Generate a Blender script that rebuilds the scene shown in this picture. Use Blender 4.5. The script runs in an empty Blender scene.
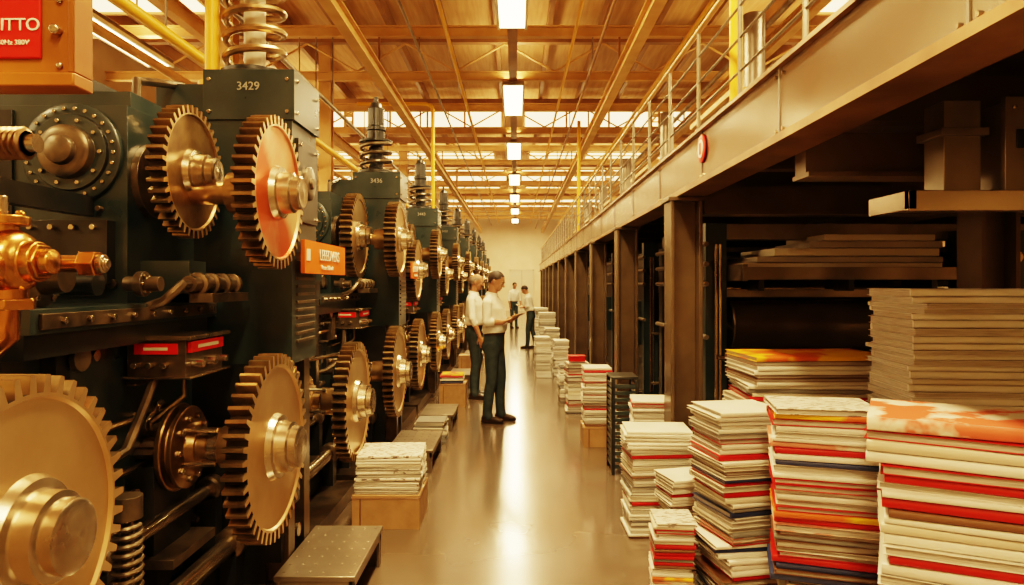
import bpy, math, random
from mathutils import Vector, Matrix
S=bpy.context.scene
COL=S.collection
F=700.0
def rad(a): return math.radians(a)
# ------------------------------------------------------------------ materials
def mat(name,c,metal=0.0,rough=0.5,c2=None,scale=6.0,bump=0.0,emit=0.0,emcol=None,coat=0.0,detail=6,lo=0.35,hi=0.65,stretch=None,rvar=0.0):
    m=bpy.data.materials.new(name); m.use_nodes=True
    nt=m.node_tree; b=nt.nodes['Principled BSDF']
    b.inputs['Base Color'].default_value=(*c,1); b.inputs['Metallic'].default_value=metal
    b.inputs['Roughness'].default_value=rough
    if coat: b.inputs['Coat Weight'].default_value=coat; b.inputs['Coat Roughness'].default_value=0.15
    if emit:
        b.inputs['Emission Color'].default_value=(*(emcol or c),1); b.inputs['Emission Strength'].default_value=emit
    if c2 or bump or rvar:
        tc=nt.nodes.new('ShaderNodeTexCoord'); mp=nt.nodes.new('ShaderNodeMapping')
        if stretch: mp.inputs['Scale'].default_value=stretch
        n=nt.nodes.new('ShaderNodeTexNoise'); n.inputs['Scale'].default_value=scale; n.inputs['Detail'].default_value=detail
        nt.links.new(tc.outputs['Object'],mp.inputs[0]); nt.links.new(mp.outputs[0],n.inputs['Vector'])
        if c2:
            r=nt.nodes.new('ShaderNodeValToRGB'); r.color_ramp.elements[0].position=lo; r.color_ramp.elements[1].position=hi
            r.color_ramp.elements[0].color=(*c,1); r.color_ramp.elements[1].color=(*c2,1)
            nt.links.new(n.outputs['Fac'],r.inputs[0]); nt.links.new(r.outputs[0],b.inputs['Base Color'])
        if rvar:
            mr=nt.nodes.new('ShaderNodeMapRange'); mr.inputs[3].default_value=max(0.02,rough-rvar); mr.inputs[4].default_value=rough+rvar
            nt.links.new(n.outputs['Fac'],mr.inputs[0]); nt.links.new(mr.outputs[0],b.inputs['Roughness'])
        if bump:
            bp=nt.nodes.new('ShaderNodeBump'); bp.inputs['Strength'].default_value=bump; bp.inputs['Distance'].default_value=0.01
            nt.links.new(n.outputs['Fac'],bp.inputs['Height']); nt.links.new(bp.outputs[0],b.inputs['Normal'])
    return m
M={}
M['dark']=mat('machine_paint',(0.022,0.042,0.050),0.2,0.32,(0.042,0.062,0.066),5,0.08,coat=0.4,rvar=0.12)
M['dark2']=mat('machine_paint_black',(0.014,0.019,0.021),0.3,0.36,(0.034,0.035,0.033),7,0.1,coat=0.25)
M['iron']=mat('cast_iron',(0.10,0.088,0.070),0.75,0.34,(0.22,0.17,0.115),9,0.15,rvar=0.1)
M['steel']=mat('steel',(0.64,0.55,0.43),0.95,0.24,(0.40,0.33,0.24),8,0.03,rvar=0.1)
M['gearface']=mat('gear_face_metal',(0.84,0.64,0.40),0.92,0.34,(0.55,0.36,0.19),2.6,0.03,rvar=0.1,lo=0.3,hi=0.7)
M['gearred']=mat('gear_face_redlead',(0.84,0.60,0.36),0.8,0.35,(0.74,0.13,0.04),1.9,0.03,lo=0.42,hi=0.57)
M['tooth']=mat('gear_tooth_steel',(0.20,0.15,0.085),0.9,0.28,(0.44,0.32,0.18),10,0.08)
M['gap']=mat('gear_gap_dark',(0.022,0.017,0.011),0.6,0.45,(0.055,0.040,0.025),12,0.1)  # darker colour for the gaps between gear teeth
M['brass']=mat('brass',(0.68,0.37,0.12),0.95,0.25,(0.46,0.21,0.07),6,0.05)
M['brassy']=mat('worn_bronze',(0.46,0.32,0.17),0.9,0.30,(0.24,0.15,0.08),9,0.05)
M['orange']=mat('orange_paint',(0.80,0.18,0.015),0.0,0.42,(0.70,0.14,0.012),5)
M['orangebox']=mat('orange_brown_enamel',(0.48,0.19,0.04),0.3,0.36,(0.28,0.10,0.02),4,rvar=0.1)
M['red']=mat('red_label',(0.58,0.012,0.006),0.0,0.4)
M['yellow']=mat('yellow_pipe',(0.84,0.46,0.03),0.0,0.35)
M['white']=mat('white_ink',(0.85,0.82,0.74),0,0.5)
M['inkgrey']=mat('engraved_grey_ink',(0.34,0.34,0.30),0,0.5)
M['roof']=mat('roof_boards',(0.60,0.38,0.18),0,0.7,(0.48,0.28,0.12),2,0.1,stretch=(8,0.6,1))
M['beam']=mat('roof_beam_paint',(0.64,0.40,0.17),0.05,0.5,(0.52,0.30,0.11),3)
M['beamd']=mat('roof_beam_dark',(0.32,0.17,0.07),0.1,0.5,(0.24,0.12,0.05),3)
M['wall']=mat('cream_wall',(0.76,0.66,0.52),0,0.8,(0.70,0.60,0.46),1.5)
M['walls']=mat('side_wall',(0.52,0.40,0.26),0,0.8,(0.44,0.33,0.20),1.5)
M['fascia']=mat('fascia_steel',(0.54,0.46,0.37),0.95,0.20,(0.30,0.25,0.19),1.6,0.05,lo=0.3,hi=0.7,rvar=0.09)
M['flange']=mat('flange_orange_steel',(0.44,0.27,0.14),0.8,0.32,(0.26,0.15,0.075),4)
M['col']=mat('column_paint',(0.10,0.072,0.050),0.4,0.33,(0.155,0.115,0.075),3,0.05,coat=0.25)
M['grey']=mat('grey_steel',(0.34,0.30,0.25),0.75,0.34,(0.21,0.18,0.145),3,rvar=0.1)
M['card']=mat('cardboard',(0.40,0.24,0.12),0,0.85,(0.32,0.19,0.09),12,0.1)
M['lamp']=mat('lamp_diffuser',(1,0.9,0.7),0,0.5,emit=12,emcol=(1.0,0.74,0.36))
M['sky']=mat('skylight_glass',(1,0.9,0.75),0,0.3,emit=3.0,emcol=(1.0,0.71,0.35))
M['win']=mat('window_glass',(1,0.9,0.75),0,0.3,emit=4.8,emcol=(1.0,0.66,0.31))
M['pages']=mat('paper_pages',(0.58,0.55,0.49),0,0.8,(0.34,0.31,0.27),30,0.25,stretch=(0.3,0.3,14))
M['cwhite']=mat('cover_white',(0.80,0.78,0.73),0,0.38,(0.71,0.69,0.63),5)
M['ccream']=mat('cover_cream',(0.62,0.57,0.47),0,0.42)
M['cred']=mat('cover_red',(0.48,0.014,0.012),0,0.35)
M['cnavy']=mat('cover_navy',(0.03,0.045,0.12),0,0.35)
M['cyel']=mat('cover_yellow',(0.83,0.50,0.03),0,0.35,(0.64,0.14,0.03),4,lo=0.5,hi=0.55,detail=2)
M['corange']=mat('cover_orange',(0.68,0.22,0.03),0,0.35)
M['cpink']=mat('cover_salmon',(0.62,0.24,0.17),0,0.35,(0.76,0.66,0.56),6,lo=0.48,hi=0.53,detail=2)
M['cgrey']=mat('cover_grey',(0.24,0.24,0.23),0,0.4)
M['cbrown']=mat('cover_brown',(0.18,0.09,0.05),0,0.4)
M['cart']=mat('cover_artwork_pink',(0.86,0.79,0.70),0,0.25,(0.75,0.17,0.10),5.0,lo=0.47,hi=0.54,detail=4)
M['cprint']=mat('cover_printed',(0.78,0.75,0.69),0,0.35,(0.18,0.14,0.12),26,lo=0.55,hi=0.60,detail=2,stretch=(1,3,1))
M['cgrey2']=mat('sheet_grey',(0.36,0.33,0.29),0,0.5,(0.50,0.46,0.40),3)
M['rubber']=mat('roller_rubber',(0.085,0.072,0.058),0.3,0.24,(0.12,0.10,0.08),4,coat=0.5)
M['shirt']=mat('shirt_white',(0.82,0.80,0.75),0,0.8,(0.72,0.70,0.64),9,0.35)
M['trous']=mat('trousers_denim',(0.020,0.040,0.052),0,0.8,(0.040,0.062,0.074),14,0.25)
M['skin']=mat('skin',(0.42,0.22,0.13),0,0.5,(0.36,0.18,0.10),12)
M['hair']=mat('hair_dark',(0.02,0.013,0.01),0,0.6,(0.045,0.03,0.02),40,0.4)
M['hairg']=mat('hair_grey',(0.32,0.27,0.22),0,0.6,(0.2,0.16,0.12),40,0.4)
M['shoe']=mat('shoe_leather',(0.03,0.018,0.01),0,0.35)
M['eye']=mat('eye_white',(0.6,0.56,0.5),0,0.3)
M['pupil']=mat('eye_iris',(0.03,0.015,0.01),0,0.2)
M['lip']=mat('lips',(0.36,0.14,0.09),0,0.5)
M['floor']=mat('polished_concrete',(0.170,0.130,0.098),0,0.17,(0.115,0.088,0.064),0.9,0.0,coat=0.6,rvar=0.07,detail=8)

# ------------------------------------------------------------------ mesh builder
def basis(ax):
    a=Vector(ax).normalized()
    t=Vector((0,0,1)) if abs(a.z)<0.9 else Vector((0,1,0))
    u=t.cross(a).normalized(); v=a.cross(u)
    return a,u,v
class B:
    def __init__(s): s.v=[];s.f=[];s.m=[];s.mats=[]
    def mi(s,k):
        if k not in s.mats: s.mats.append(k)
        return s.mats.index(k)
    def add(s,vs,fs,k):
        o=len(s.v); s.v+= [tuple(p) for p in vs]; i=s.mi(k)
        for f in fs: s.f.append(tuple(a+o for a in f)); s.m.append(i)
    def box(s,x0,x1,y0,y1,z0,z1,k):
        if x0>x1:x0,x1=x1,x0
        if y0>y1:y0,y1=y1,y0
        if z0>z1:z0,z1=z1,z0
        v=[(x0,y0,z0),(x1,y0,z0),(x1,y1,z0),(x0,y1,z0),(x0,y0,z1),(x1,y0,z1),(x1,y1,z1),(x0,y1,z1)]
        s.add(v,[(0,3,2,1),(4,5,6,7),(0,1,5,4),(1,2,6,5),(2,3,7,6),(3,0,4,7)],k)
    def obox(s,c,sz,k,rot):
        x,y,z=[a/2 for a in sz]
        v=[(-x,-y,-z),(x,-y,-z),(x,y,-z),(-x,y,-z),(-x,-y,z),(x,-y,z),(x,y,z),(-x,y,z)]
        v=[Vector(c)+rot@Vector(p) for p in v]
        s.add(v,[(0,3,2,1),(4,5,6,7),(0,1,5,4),(1,2,6,5),(2,3,7,6),(3,0,4,7)],k)
    def lathe(s,o,ax,prof,k,seg=24,ks=None,capa=True,capb=True):
        a,u,v=basis(ax); o=Vector(o); vs=[]
        for (d,r) in prof:
            for i in range(seg):
                t=2*math.pi*i/seg; vs.append(o+a*d+(u*math.cos(t)+v*math.sin(t))*r)
        n=len(prof)
        for j in range(n-1):
            fs=[]
            for i in range(seg):
                i2=(i+1)%seg; fs.append((j*seg+i,j*seg+i2,(j+1)*seg+i2,(j+1)*seg+i))
            if j==0: s.add(vs,fs,ks[0] if ks else k); base=len(s.v)-len(vs)
            else:
                mi=s.mi(ks[j] if ks else k)
                for f in fs: s.f.append(tuple(q+base for q in f)); s.m.append(mi)
        if capa: s.f.append(tuple(base+i for i in reversed(range(seg)))); s.m.append(s.mi(ks[0] if ks else k))
        if capb: s.f.append(tuple(base+(n-1)*seg+i for i in range(seg))); s.m.append(s.mi(ks[-1] if ks else k))
    def cyl(s,p0,p1,r,k,r1=None,seg=16):
        p0=Vector(p0);p1=Vector(p1); L=(p1-p0).length
        s.lathe(p0,p1-p0,[(0,r),(L,r if r1 is None else r1)],k,seg)
    def tube(s,pts,r,k,seg=8):
        pts=[Vector(p) for p in pts]; n=len(pts); vs=[]; up=None
        rs=r if isinstance(r,(list,tuple)) else [r]*n
        for i,p in enumerate(pts):
            d=(pts[min(i+1,n-1)]-pts[max(i-1,0)]).normalized()
            if up is None: a,u,v=basis(d)
            else:
                u=(up-d*up.dot(d)).normalized(); v=d.cross(u)
            up=u
            for j in range(seg):
                t=2*math.pi*j/seg; vs.append(p+(u*math.cos(t)+v*math.sin(t))*rs[i])
        fs=[]
        for i in range(n-1):
            for j in range(seg):
                j2=(j+1)%seg; fs.append((i*seg+j,i*seg+j2,(i+1)*seg+j2,(i+1)*seg+j))
        fs.append(tuple(reversed(range(seg)))); fs.append(tuple((n-1)*seg+j for j in range(seg)))
        s.add(vs,fs,k)
    def helix(s,c,Rr,r,h,turns,k,ax=(0,0,1),n=20,seg=8):
        a,u,v=basis(ax); c=Vector(c); pts=[]
        N=int(turns*n)
        for i in range(N+1):
            t=2*math.pi*i/n; pts.append(c+a*(h*i/N)+(u*math.cos(t)+v*math.sin(t))*Rr)
        s.tube(pts,r,k,seg)
    def bolts(s,c,ax,Rr,n,r,h,k,ph=0):
        a,u,v=basis(ax); c=Vector(c)
        for i in range(n):
            t=2*math.pi*i/n+ph; p=c+(u*math.cos(t)+v*math.sin(t))*Rr
            s.cyl(p,p+a*h,r,k,seg=6)
    def ell(s,c,r,k,rot=None,su=16,sv=10):
        c=Vector(c); rot=rot or Matrix.Identity(3); vs=[c+rot@Vector((0,0,-r[2]))]
        for j in range(1,sv):
            ph=-math.pi/2+math.pi*j/sv
            for i in range(su):
                t=2*math.pi*i/su
                vs.append(c+rot@Vector((r[0]*math.cos(ph)*math.cos(t),r[1]*math.cos(ph)*math.sin(t),r[2]*math.sin(ph))))
        vs.append(c+rot@Vector((0,0,r[2]))); fs=[]
        for i in range(su): fs.append((0,1+(i+1)%su,1+i))
        for j in range(sv-2):
            for i in range(su):
                a=1+j*su+i;b=1+j*su+(i+1)%su; fs.append((a,b,b+su,a+su))
        L=len(vs)-1;o=1+(sv-2)*su
        for i in range(su): fs.append((o+i,o+(i+1)%su,L))
        s.add(vs,fs,k)
    def cap(s,p0,p1,r0,r1,k,seg=14):
        p0=Vector(p0);p1=Vector(p1);L=(p1-p0).length
        pr=[]
        for i in range(6):
            t=math.pi/2*i/5; pr.append((-r0*math.cos(t),max(r0*math.sin(t),0.0004)))
        for i in range(6):
            t=math.pi/2*i/5; pr.append((L+r1*math.sin(t),max(r1*math.cos(t),0.0004)))
        s.lathe(p0,p1-p0,pr,k,seg)
    def loft(s,rings,k,seg=24,rot=None):
        vs=[];rot=rot or Matrix.Identity(3)
        for (c,rx,ry) in rings:
            for i in range(seg):
                t=2*math.pi*i/seg
                vs.append(Vector(c)+rot@Vector((rx*math.copysign(abs(math.cos(t))**0.85,math.cos(t)),ry*math.copysign(abs(math.sin(t))**0.85,math.sin(t)),0)))
        fs=[];n=len(rings)
        for j in range(n-1):
            for i in range(seg):
                i2=(i+1)%seg; fs.append((j*seg+i,j*seg+i2,(j+1)*seg+i2,(j+1)*seg+i))
        fs.append(tuple(reversed(range(seg)))); fs.append(tuple((n-1)*seg+i for i in range(seg)))
        s.add(vs,fs,k)
    def mesh(s,name):
        me=bpy.data.meshes.new(name); me.from_pydata(s.v,[],s.f)
        for k in s.mats: me.materials.append(M[k])
        me.polygons.foreach_set('material_index',s.m)
        me.polygons.foreach_set('use_smooth',[True]*len(s.f))
        me.update()
        try: me.set_sharp_from_angle(angle=rad(38))
        except Exception as e: print(e)
        return me
    def obj(s,name,parent=None,bevel=0,loc=(0,0,0),rot=None):
        o=bpy.data.objects.new(name,s.mesh(name)); COL.objects.link(o); o.location=loc
        if rot: o.rotation_euler=rot
        if parent: o.parent=parent
        if bevel: addbev(o,bevel)
        return o
def addbev(o,w,seg=2):
    b=o.modifiers.new('bev','BEVEL'); b.width=w; b.segments=seg; b.limit_method='ANGLE'; b.angle_limit=rad(50)
def inst(name,me,loc,parent=None,rot=None,scale=None,bevel=0):
    o=bpy.data.objects.new(name,me); COL.objects.link(o); o.location=loc
    if parent:o.parent=parent
    if rot:o.rotation_euler=rot
    if scale:o.scale=scale
    if bevel: addbev(o,bevel)
    return o
def text(body,size,loc,rot,k,parent,name='lettering'):
    c=bpy.data.curves.new(name,'FONT'); c.body=body; c.size=size; c.extrude=0.0015; c.align_x='CENTER'; c.align_y='CENTER'
    c.materials.append(M[k]); o=bpy.data.objects.new(name,c); COL.objects.link(o); o.location=loc; o.rotation_euler=rot
    if parent:o.parent=parent
    return o

# ------------------------------------------------------------------ room shell
XL,XR,YN,YF,ZR=-7.5,8.5,-3.0,42.0,6.4
b=B(); b.box(XL,XR,YN,YF,-0.1,0,'floor'); b.obj('floor')
b=B(); b.box(XL,XR,YN,YF,ZR,ZR+0.1,'roof'); b.obj('ceiling')
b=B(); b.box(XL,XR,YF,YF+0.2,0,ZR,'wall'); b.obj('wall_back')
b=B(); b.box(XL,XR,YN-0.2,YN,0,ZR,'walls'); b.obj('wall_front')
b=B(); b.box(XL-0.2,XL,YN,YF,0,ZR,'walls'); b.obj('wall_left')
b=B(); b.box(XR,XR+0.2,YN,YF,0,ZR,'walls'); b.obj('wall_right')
ex0,ex1,ey0,ey1=XL+0.04,XR-0.04,YN+0.05,YF-0.1
b=B(); y=1.5
while y<41:
    b.box(ex0,ex1,y-0.06,y+0.06,5.30,5.32,'beam'); b.box(ex0,ex1,y-0.012,y+0.012,5.32,5.44,'beam'); b.box(ex0,ex1,y-0.06,y+0.06,5.44,5.46,'beam')
    y+=2.25
b.obj('trim_1')
b=B(); x=XL+0.5
while x<XR:
    b.box(x-0.04,x+0.04,ey0,ey1,6.16,6.39,'beamd'); x+=0.95
b.obj('trim_2')
b=B(); y=3.75
while y<41:
    b.box(ex0,ex1,y-0.07,y+0.07,5.98,6.15,'beamd')
    x=XL+1.0
    while x<XR-1.9:
        d=0.9
        b.tube([(x,y,5.47),(x+d,y,5.98)],0.02,'beam',6); b.tube([(x+d,y,5.98),(x+2*d,y,5.47)],0.02,'beam',6); x+=2*d
    y+=4.5
b.obj('roof_truss')
b=B()
for X,Z,w in ((-2.05,4.65,0.07),(1.55,4.65,0.07),(-3.95,4.7,0.06),(3.6,4.9,0.06)):
    b.box(X-w,X+w,ey0,41.5,Z-0.02,Z,'beam'); b.box(X-0.012,X+0.012,ey0,41.5,Z,Z+0.16,'beam'); b.box(X-w,X+w,ey0,41.5,Z+0.16,Z+0.18,'beam')
    y=1.5
    while y<41: b.box(X-0.015,X+0.015,y-0.015,y+0.015,Z+0.17,5.3,'beamd'); y+=4.5
b.obj('crane_rail')
b=B()
b.box(-0.12,0.02,ey0,41.5,5.13,5.2,'beamd')
y=1.5
while y<41: b.cyl((-0.05,y,5.2),(-0.05,y,5.30),0.012,'grey',seg=6); y+=2.25
b.obj('lighting_trunking')
b=B()
for X,Z,r,k in ((-3.0,3.75,0.05,'yellow'),(-3.25,3.9,0.04,'beam'),(-2.75,4.25,0.03,'grey'),(-4.6,4.4,0.06,'beam'),(5.0,4.6,0.08,'beam'),(3.35,5.05,0.04,'grey'),(-1.0,5.22,0.03,'yellow'),(0.85,5.22,0.025,'yellow'),(2.5,5.2,0.03,'yellow'),(-1.45,5.1,0.02,'grey'),(1.15,4.9,0.022,'beamd')):
    b.cyl((X,ey0,Z),(X,41.7,Z),r,k,seg=10)
    y=1.5
    while y<41: b.cyl((X,y,Z),(X,y,5.3),0.01,'grey',seg=6); y+=4.5
b.obj('overhead_pipe')
cb=B()
cb.box(-0.11,0.11,-0.12,-0.09,0,6.15,'beam'); cb.box(-0.11,0.11,0.09,0.12,0,6.15,'beam'); cb.box(-0.012,0.012,-0.09,0.09,0,6.15,'beam'); cb.box(-0.18,0.18,-0.18,0.18,0,0.03,'grey')
cm=cb.mesh('building_column')
for y in (8.25,12.75,17.25,21.75,26.25,30.75,35.25):
    inst('building_column',cm,(-3.55,y+0.35,0)); inst('building_column',cm,(6.2,y+0.35,0))
wn=1
for i,y in enumerate([9.7,18.7,23.2,27.7,32.2,36.7]):
    for (x0,x1) in ((-7.0,-5.0),(-4.7,-0.75),(0.45,4.4),(4.8,7.6)):
        if y<12 and x0>-5 and x1<5 : continue
        bb=B(); bb.box(x0,x1,y,y+1.9,6.10,6.13,'sky')
        n=max(2,int((x1-x0)/0.65))
        for j in range(n+1):
            xx=x0+(x1-x0)*j/n; bb.box(xx-0.025,xx+0.025,y,y+1.9,6.06,6.14,'beam')
        for j in range(4):
            yy=y+1.9*j/3; bb.box(x0,x1,yy-0.025,yy+0.025,6.06,6.14,'beam')
        bb.obj('window_%d'%wn); wn+=1
for y in (17.6,26.6,35.6):
    for (x0,x1) in ((-7.2,-4.3),(-4.1,-0.35),(0.2,3.4),(3.6,7.9)):
        bb=B(); bb.box(x0,x1,y,y+0.02,5.52,5.95,'sky')
        n=int((x1-x0)/0.8)
        for j in range(n+1):
            xx=x0+(x1-x0)*j/n; bb.box(xx-0.025,xx+0.025,y-0.03,y+0.05,5.48,5.97,'beam')
        for zz in (5.50,5.95): bb.box(x0,x1,y-0.03,y+0.05,zz-0.025,zz+0.025,'beam')
        bb.obj('window_%d'%wn); wn+=1
for side,X in ((-1,XL),(1,XR)):
    y=-1.8
    while y<40:
        bb=B(); x0,x1=(X+0.04,X+0.06) if side<0 else (X-0.06,X-0.04)
        bb.box(x0,x1,y,y+3.4,3.3,5.1,'win')
        for j in range(5):
            yy=y+3.4*j/4; bb.box(x0-0.03,x1+0.03,yy-0.03,yy+0.03,3.25,5.15,'beam')
        for zz in (3.3,4.2,5.1): bb.box(x0-0.03,x1+0.03,y,y+3.4,zz-0.03,zz+0.03,'beam')
        bb.obj('window_%d'%wn); wn+=1; y+=4.5
b=B(); q=YF-0.005; b.box(-0.3,1.0,q-0.04,q,0.001,2.4,'ccream'); b.box(-0.38,-0.3,q-0.07,q,0.001,2.48,'ccream'); b.box(1.0,1.08,q-0.07,q,0.001,2.48,'ccream'); b.box(-0.38,1.08,q-0.07,q,2.4,2.48,'ccream'); b.box(0.34,0.36,q-0.06,q,0.001,2.4,'grey'); b.obj('door_1')

# lamps
lb=B()
lb.box(-0.19,0.19,-1.05,1.05,0.03,0.10,'grey'); lb.box(-0.165,0.165,-1.0,1.0,0.0,0.035,'lamp'); lb.box(-0.2,-0.165,-1.05,1.05,-0.01,0.04,'white'); lb.box(0.165,0.2,-1.05,1.05,-0.01,0.04,'white')
lm=lb.mesh('fluorescent_lamp')
LC=(1.0,0.635,0.275)
def lamp(x,y,z,power,up=0.2):
    o=inst('fluorescent_lamp',lm,(x,y,z))
    for nm,pw,zz,rx,sx in (('lamp_light',power,-0.02,0,0.33),('ceiling_fill_light',power*up,0.32,180,0.33)):  # second, upward light is added above each lamp to brighten the ceiling
        L=bpy.data.lights.new(nm,'AREA'); L.shape='RECTANGLE'; L.size=sx; L.size_y=2.0; L.energy=pw; L.color=LC
        l=bpy.data.objects.new(nm,L); COL.objects.link(l); l.parent=o; l.location=(0,0,zz); l.rotation_euler=(rad(rx),0,0)
    return o
for y,p in ((-1.0,300),(3.6,270),(8.35,270),(13.2,230),(18.2,220),(23.2,210),(28.2,210),(33.2,230),(38.2,260)):
    lamp(-0.05,y,5.02,p)
for y in (0.5,5.0,9.6,16.0):  # added side row, set far left to throw light beneath the mezzanine
    lamp(-5.4,y,4.9,200)
for y in (1.0,6.0,12.0):  # right side row, added as extra fill light
    lamp(4.2,y,5.0,130)

# ------------------------------------------------------------------ gears
def gear_mesh(name,Rg,t,n,face='gearface',shaft=0.35,hub=1.0):
    b=B(); 
    root=Rg*0.885
    ang=[];rr=[];gp=[]
    for i in range(n):
        a0=2*math.pi*i/n; p=2*math.pi/n
        for f,r,g in ((0.0,root,1),(0.36,root,0),(0.46,Rg*0.985,0),(0.50,Rg,0),(0.76,Rg,0),(0.80,Rg*0.985,0),(0.90,root,1)):
            ang.append(a0+p*f); rr.append(r); gp.append(g)
    Mn=len(ang)
    h=t/2; H=hub
    prof=[(-h,None),(h,None),(h,0.862),(h-0.010,0.845),(h-0.012,0.36*H),(h+0.012,0.335*H),(h+0.014,0.28*H),(h+0.060,0.265*H),(h+0.065,0.225*H),(h+0.095,0.22*H),(h+0.102,0.19*H),(h+0.098,0.10*H),(h+0.105,0.02)]
    vs=[]
    for (x,r) in prof:
        for a,r0 in zip(ang,rr):
            q=r0 if r is None else r*Rg
            vs.append((x,q*math.cos(a),q*math.sin(a)))
    for j in range(len(prof)-1):
        fs=[(j*Mn+i,j*Mn+(i+1)%Mn,(j+1)*Mn+(i+1)%Mn,(j+1)*Mn+i) for i in range(Mn)]
        if j==0:
            b.add(vs,fs,'tooth')
            g=b.mi('gap')
            for i in range(Mn):
                if gp[i]: b.m[i]=g
        else:
            mi=b.mi('gearface' if j==1 else (face if j<4 else 'steel'))
            for f in fs: b.f.append(f); b.m.append(mi)
    b.f.append(tuple((len(prof)-1)*Mn+i for i in range(Mn))); b.m.append(b.mi('steel'))
    b.f.append(tuple(reversed(range(Mn)))); b.m.append(b.mi('tooth'))
    b.lathe((-h-shaft,0,0),(1,0,0),[(0,0.05),(shaft*0.55,0.05),(shaft*0.56,0.09),(shaft*0.98,0.10)],'brassy',20)
    return b.mesh(name)
gB=gear_mesh('spur_gear_b',0.405,0.085,46)
gA=gear_mesh('spur_gear_a',0.37,0.12,44,hub=1.05)
gU2=gear_mesh('spur_gear_u2',0.335,0.085,42,face='gearred',shaft=0.3)
gU=gear_mesh('spur_gear_u',0.335,0.10,42,shaft=0.3)
gU1=gear_mesh('spur_gear_u1',0.290,0.07,40,face='brassy',shaft=0.12)
gU3=gear_mesh('spur_gear_u3',0.38,0.10,44,shaft=0.12)
def G(me,x,y,z,ph): inst('spur_gear',me,(x,y,z),rot=(rad(ph),0,0))
G(gA,-1.17,1.61,1.02,3)
P=3.2
for k in range(9):
    Y=3.5+P*k
    G(gU2 if k==0 else gU,-1.08,Y-0.42,2.0,k*5+2)
    G(gU1 if k==0 else gU3,-1.445,Y-0.42,2.09 if k==0 else 2.03,k*3)
    G(gB,-1.08,Y-0.44,0.89 if k==0 else 0.82,k*4)
    G(gB,-1.115,Y+1.28,0.80,k*7+2)
    if k>0: G(gU,-1.12,Y+1.0,1.75,k*6)

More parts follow.
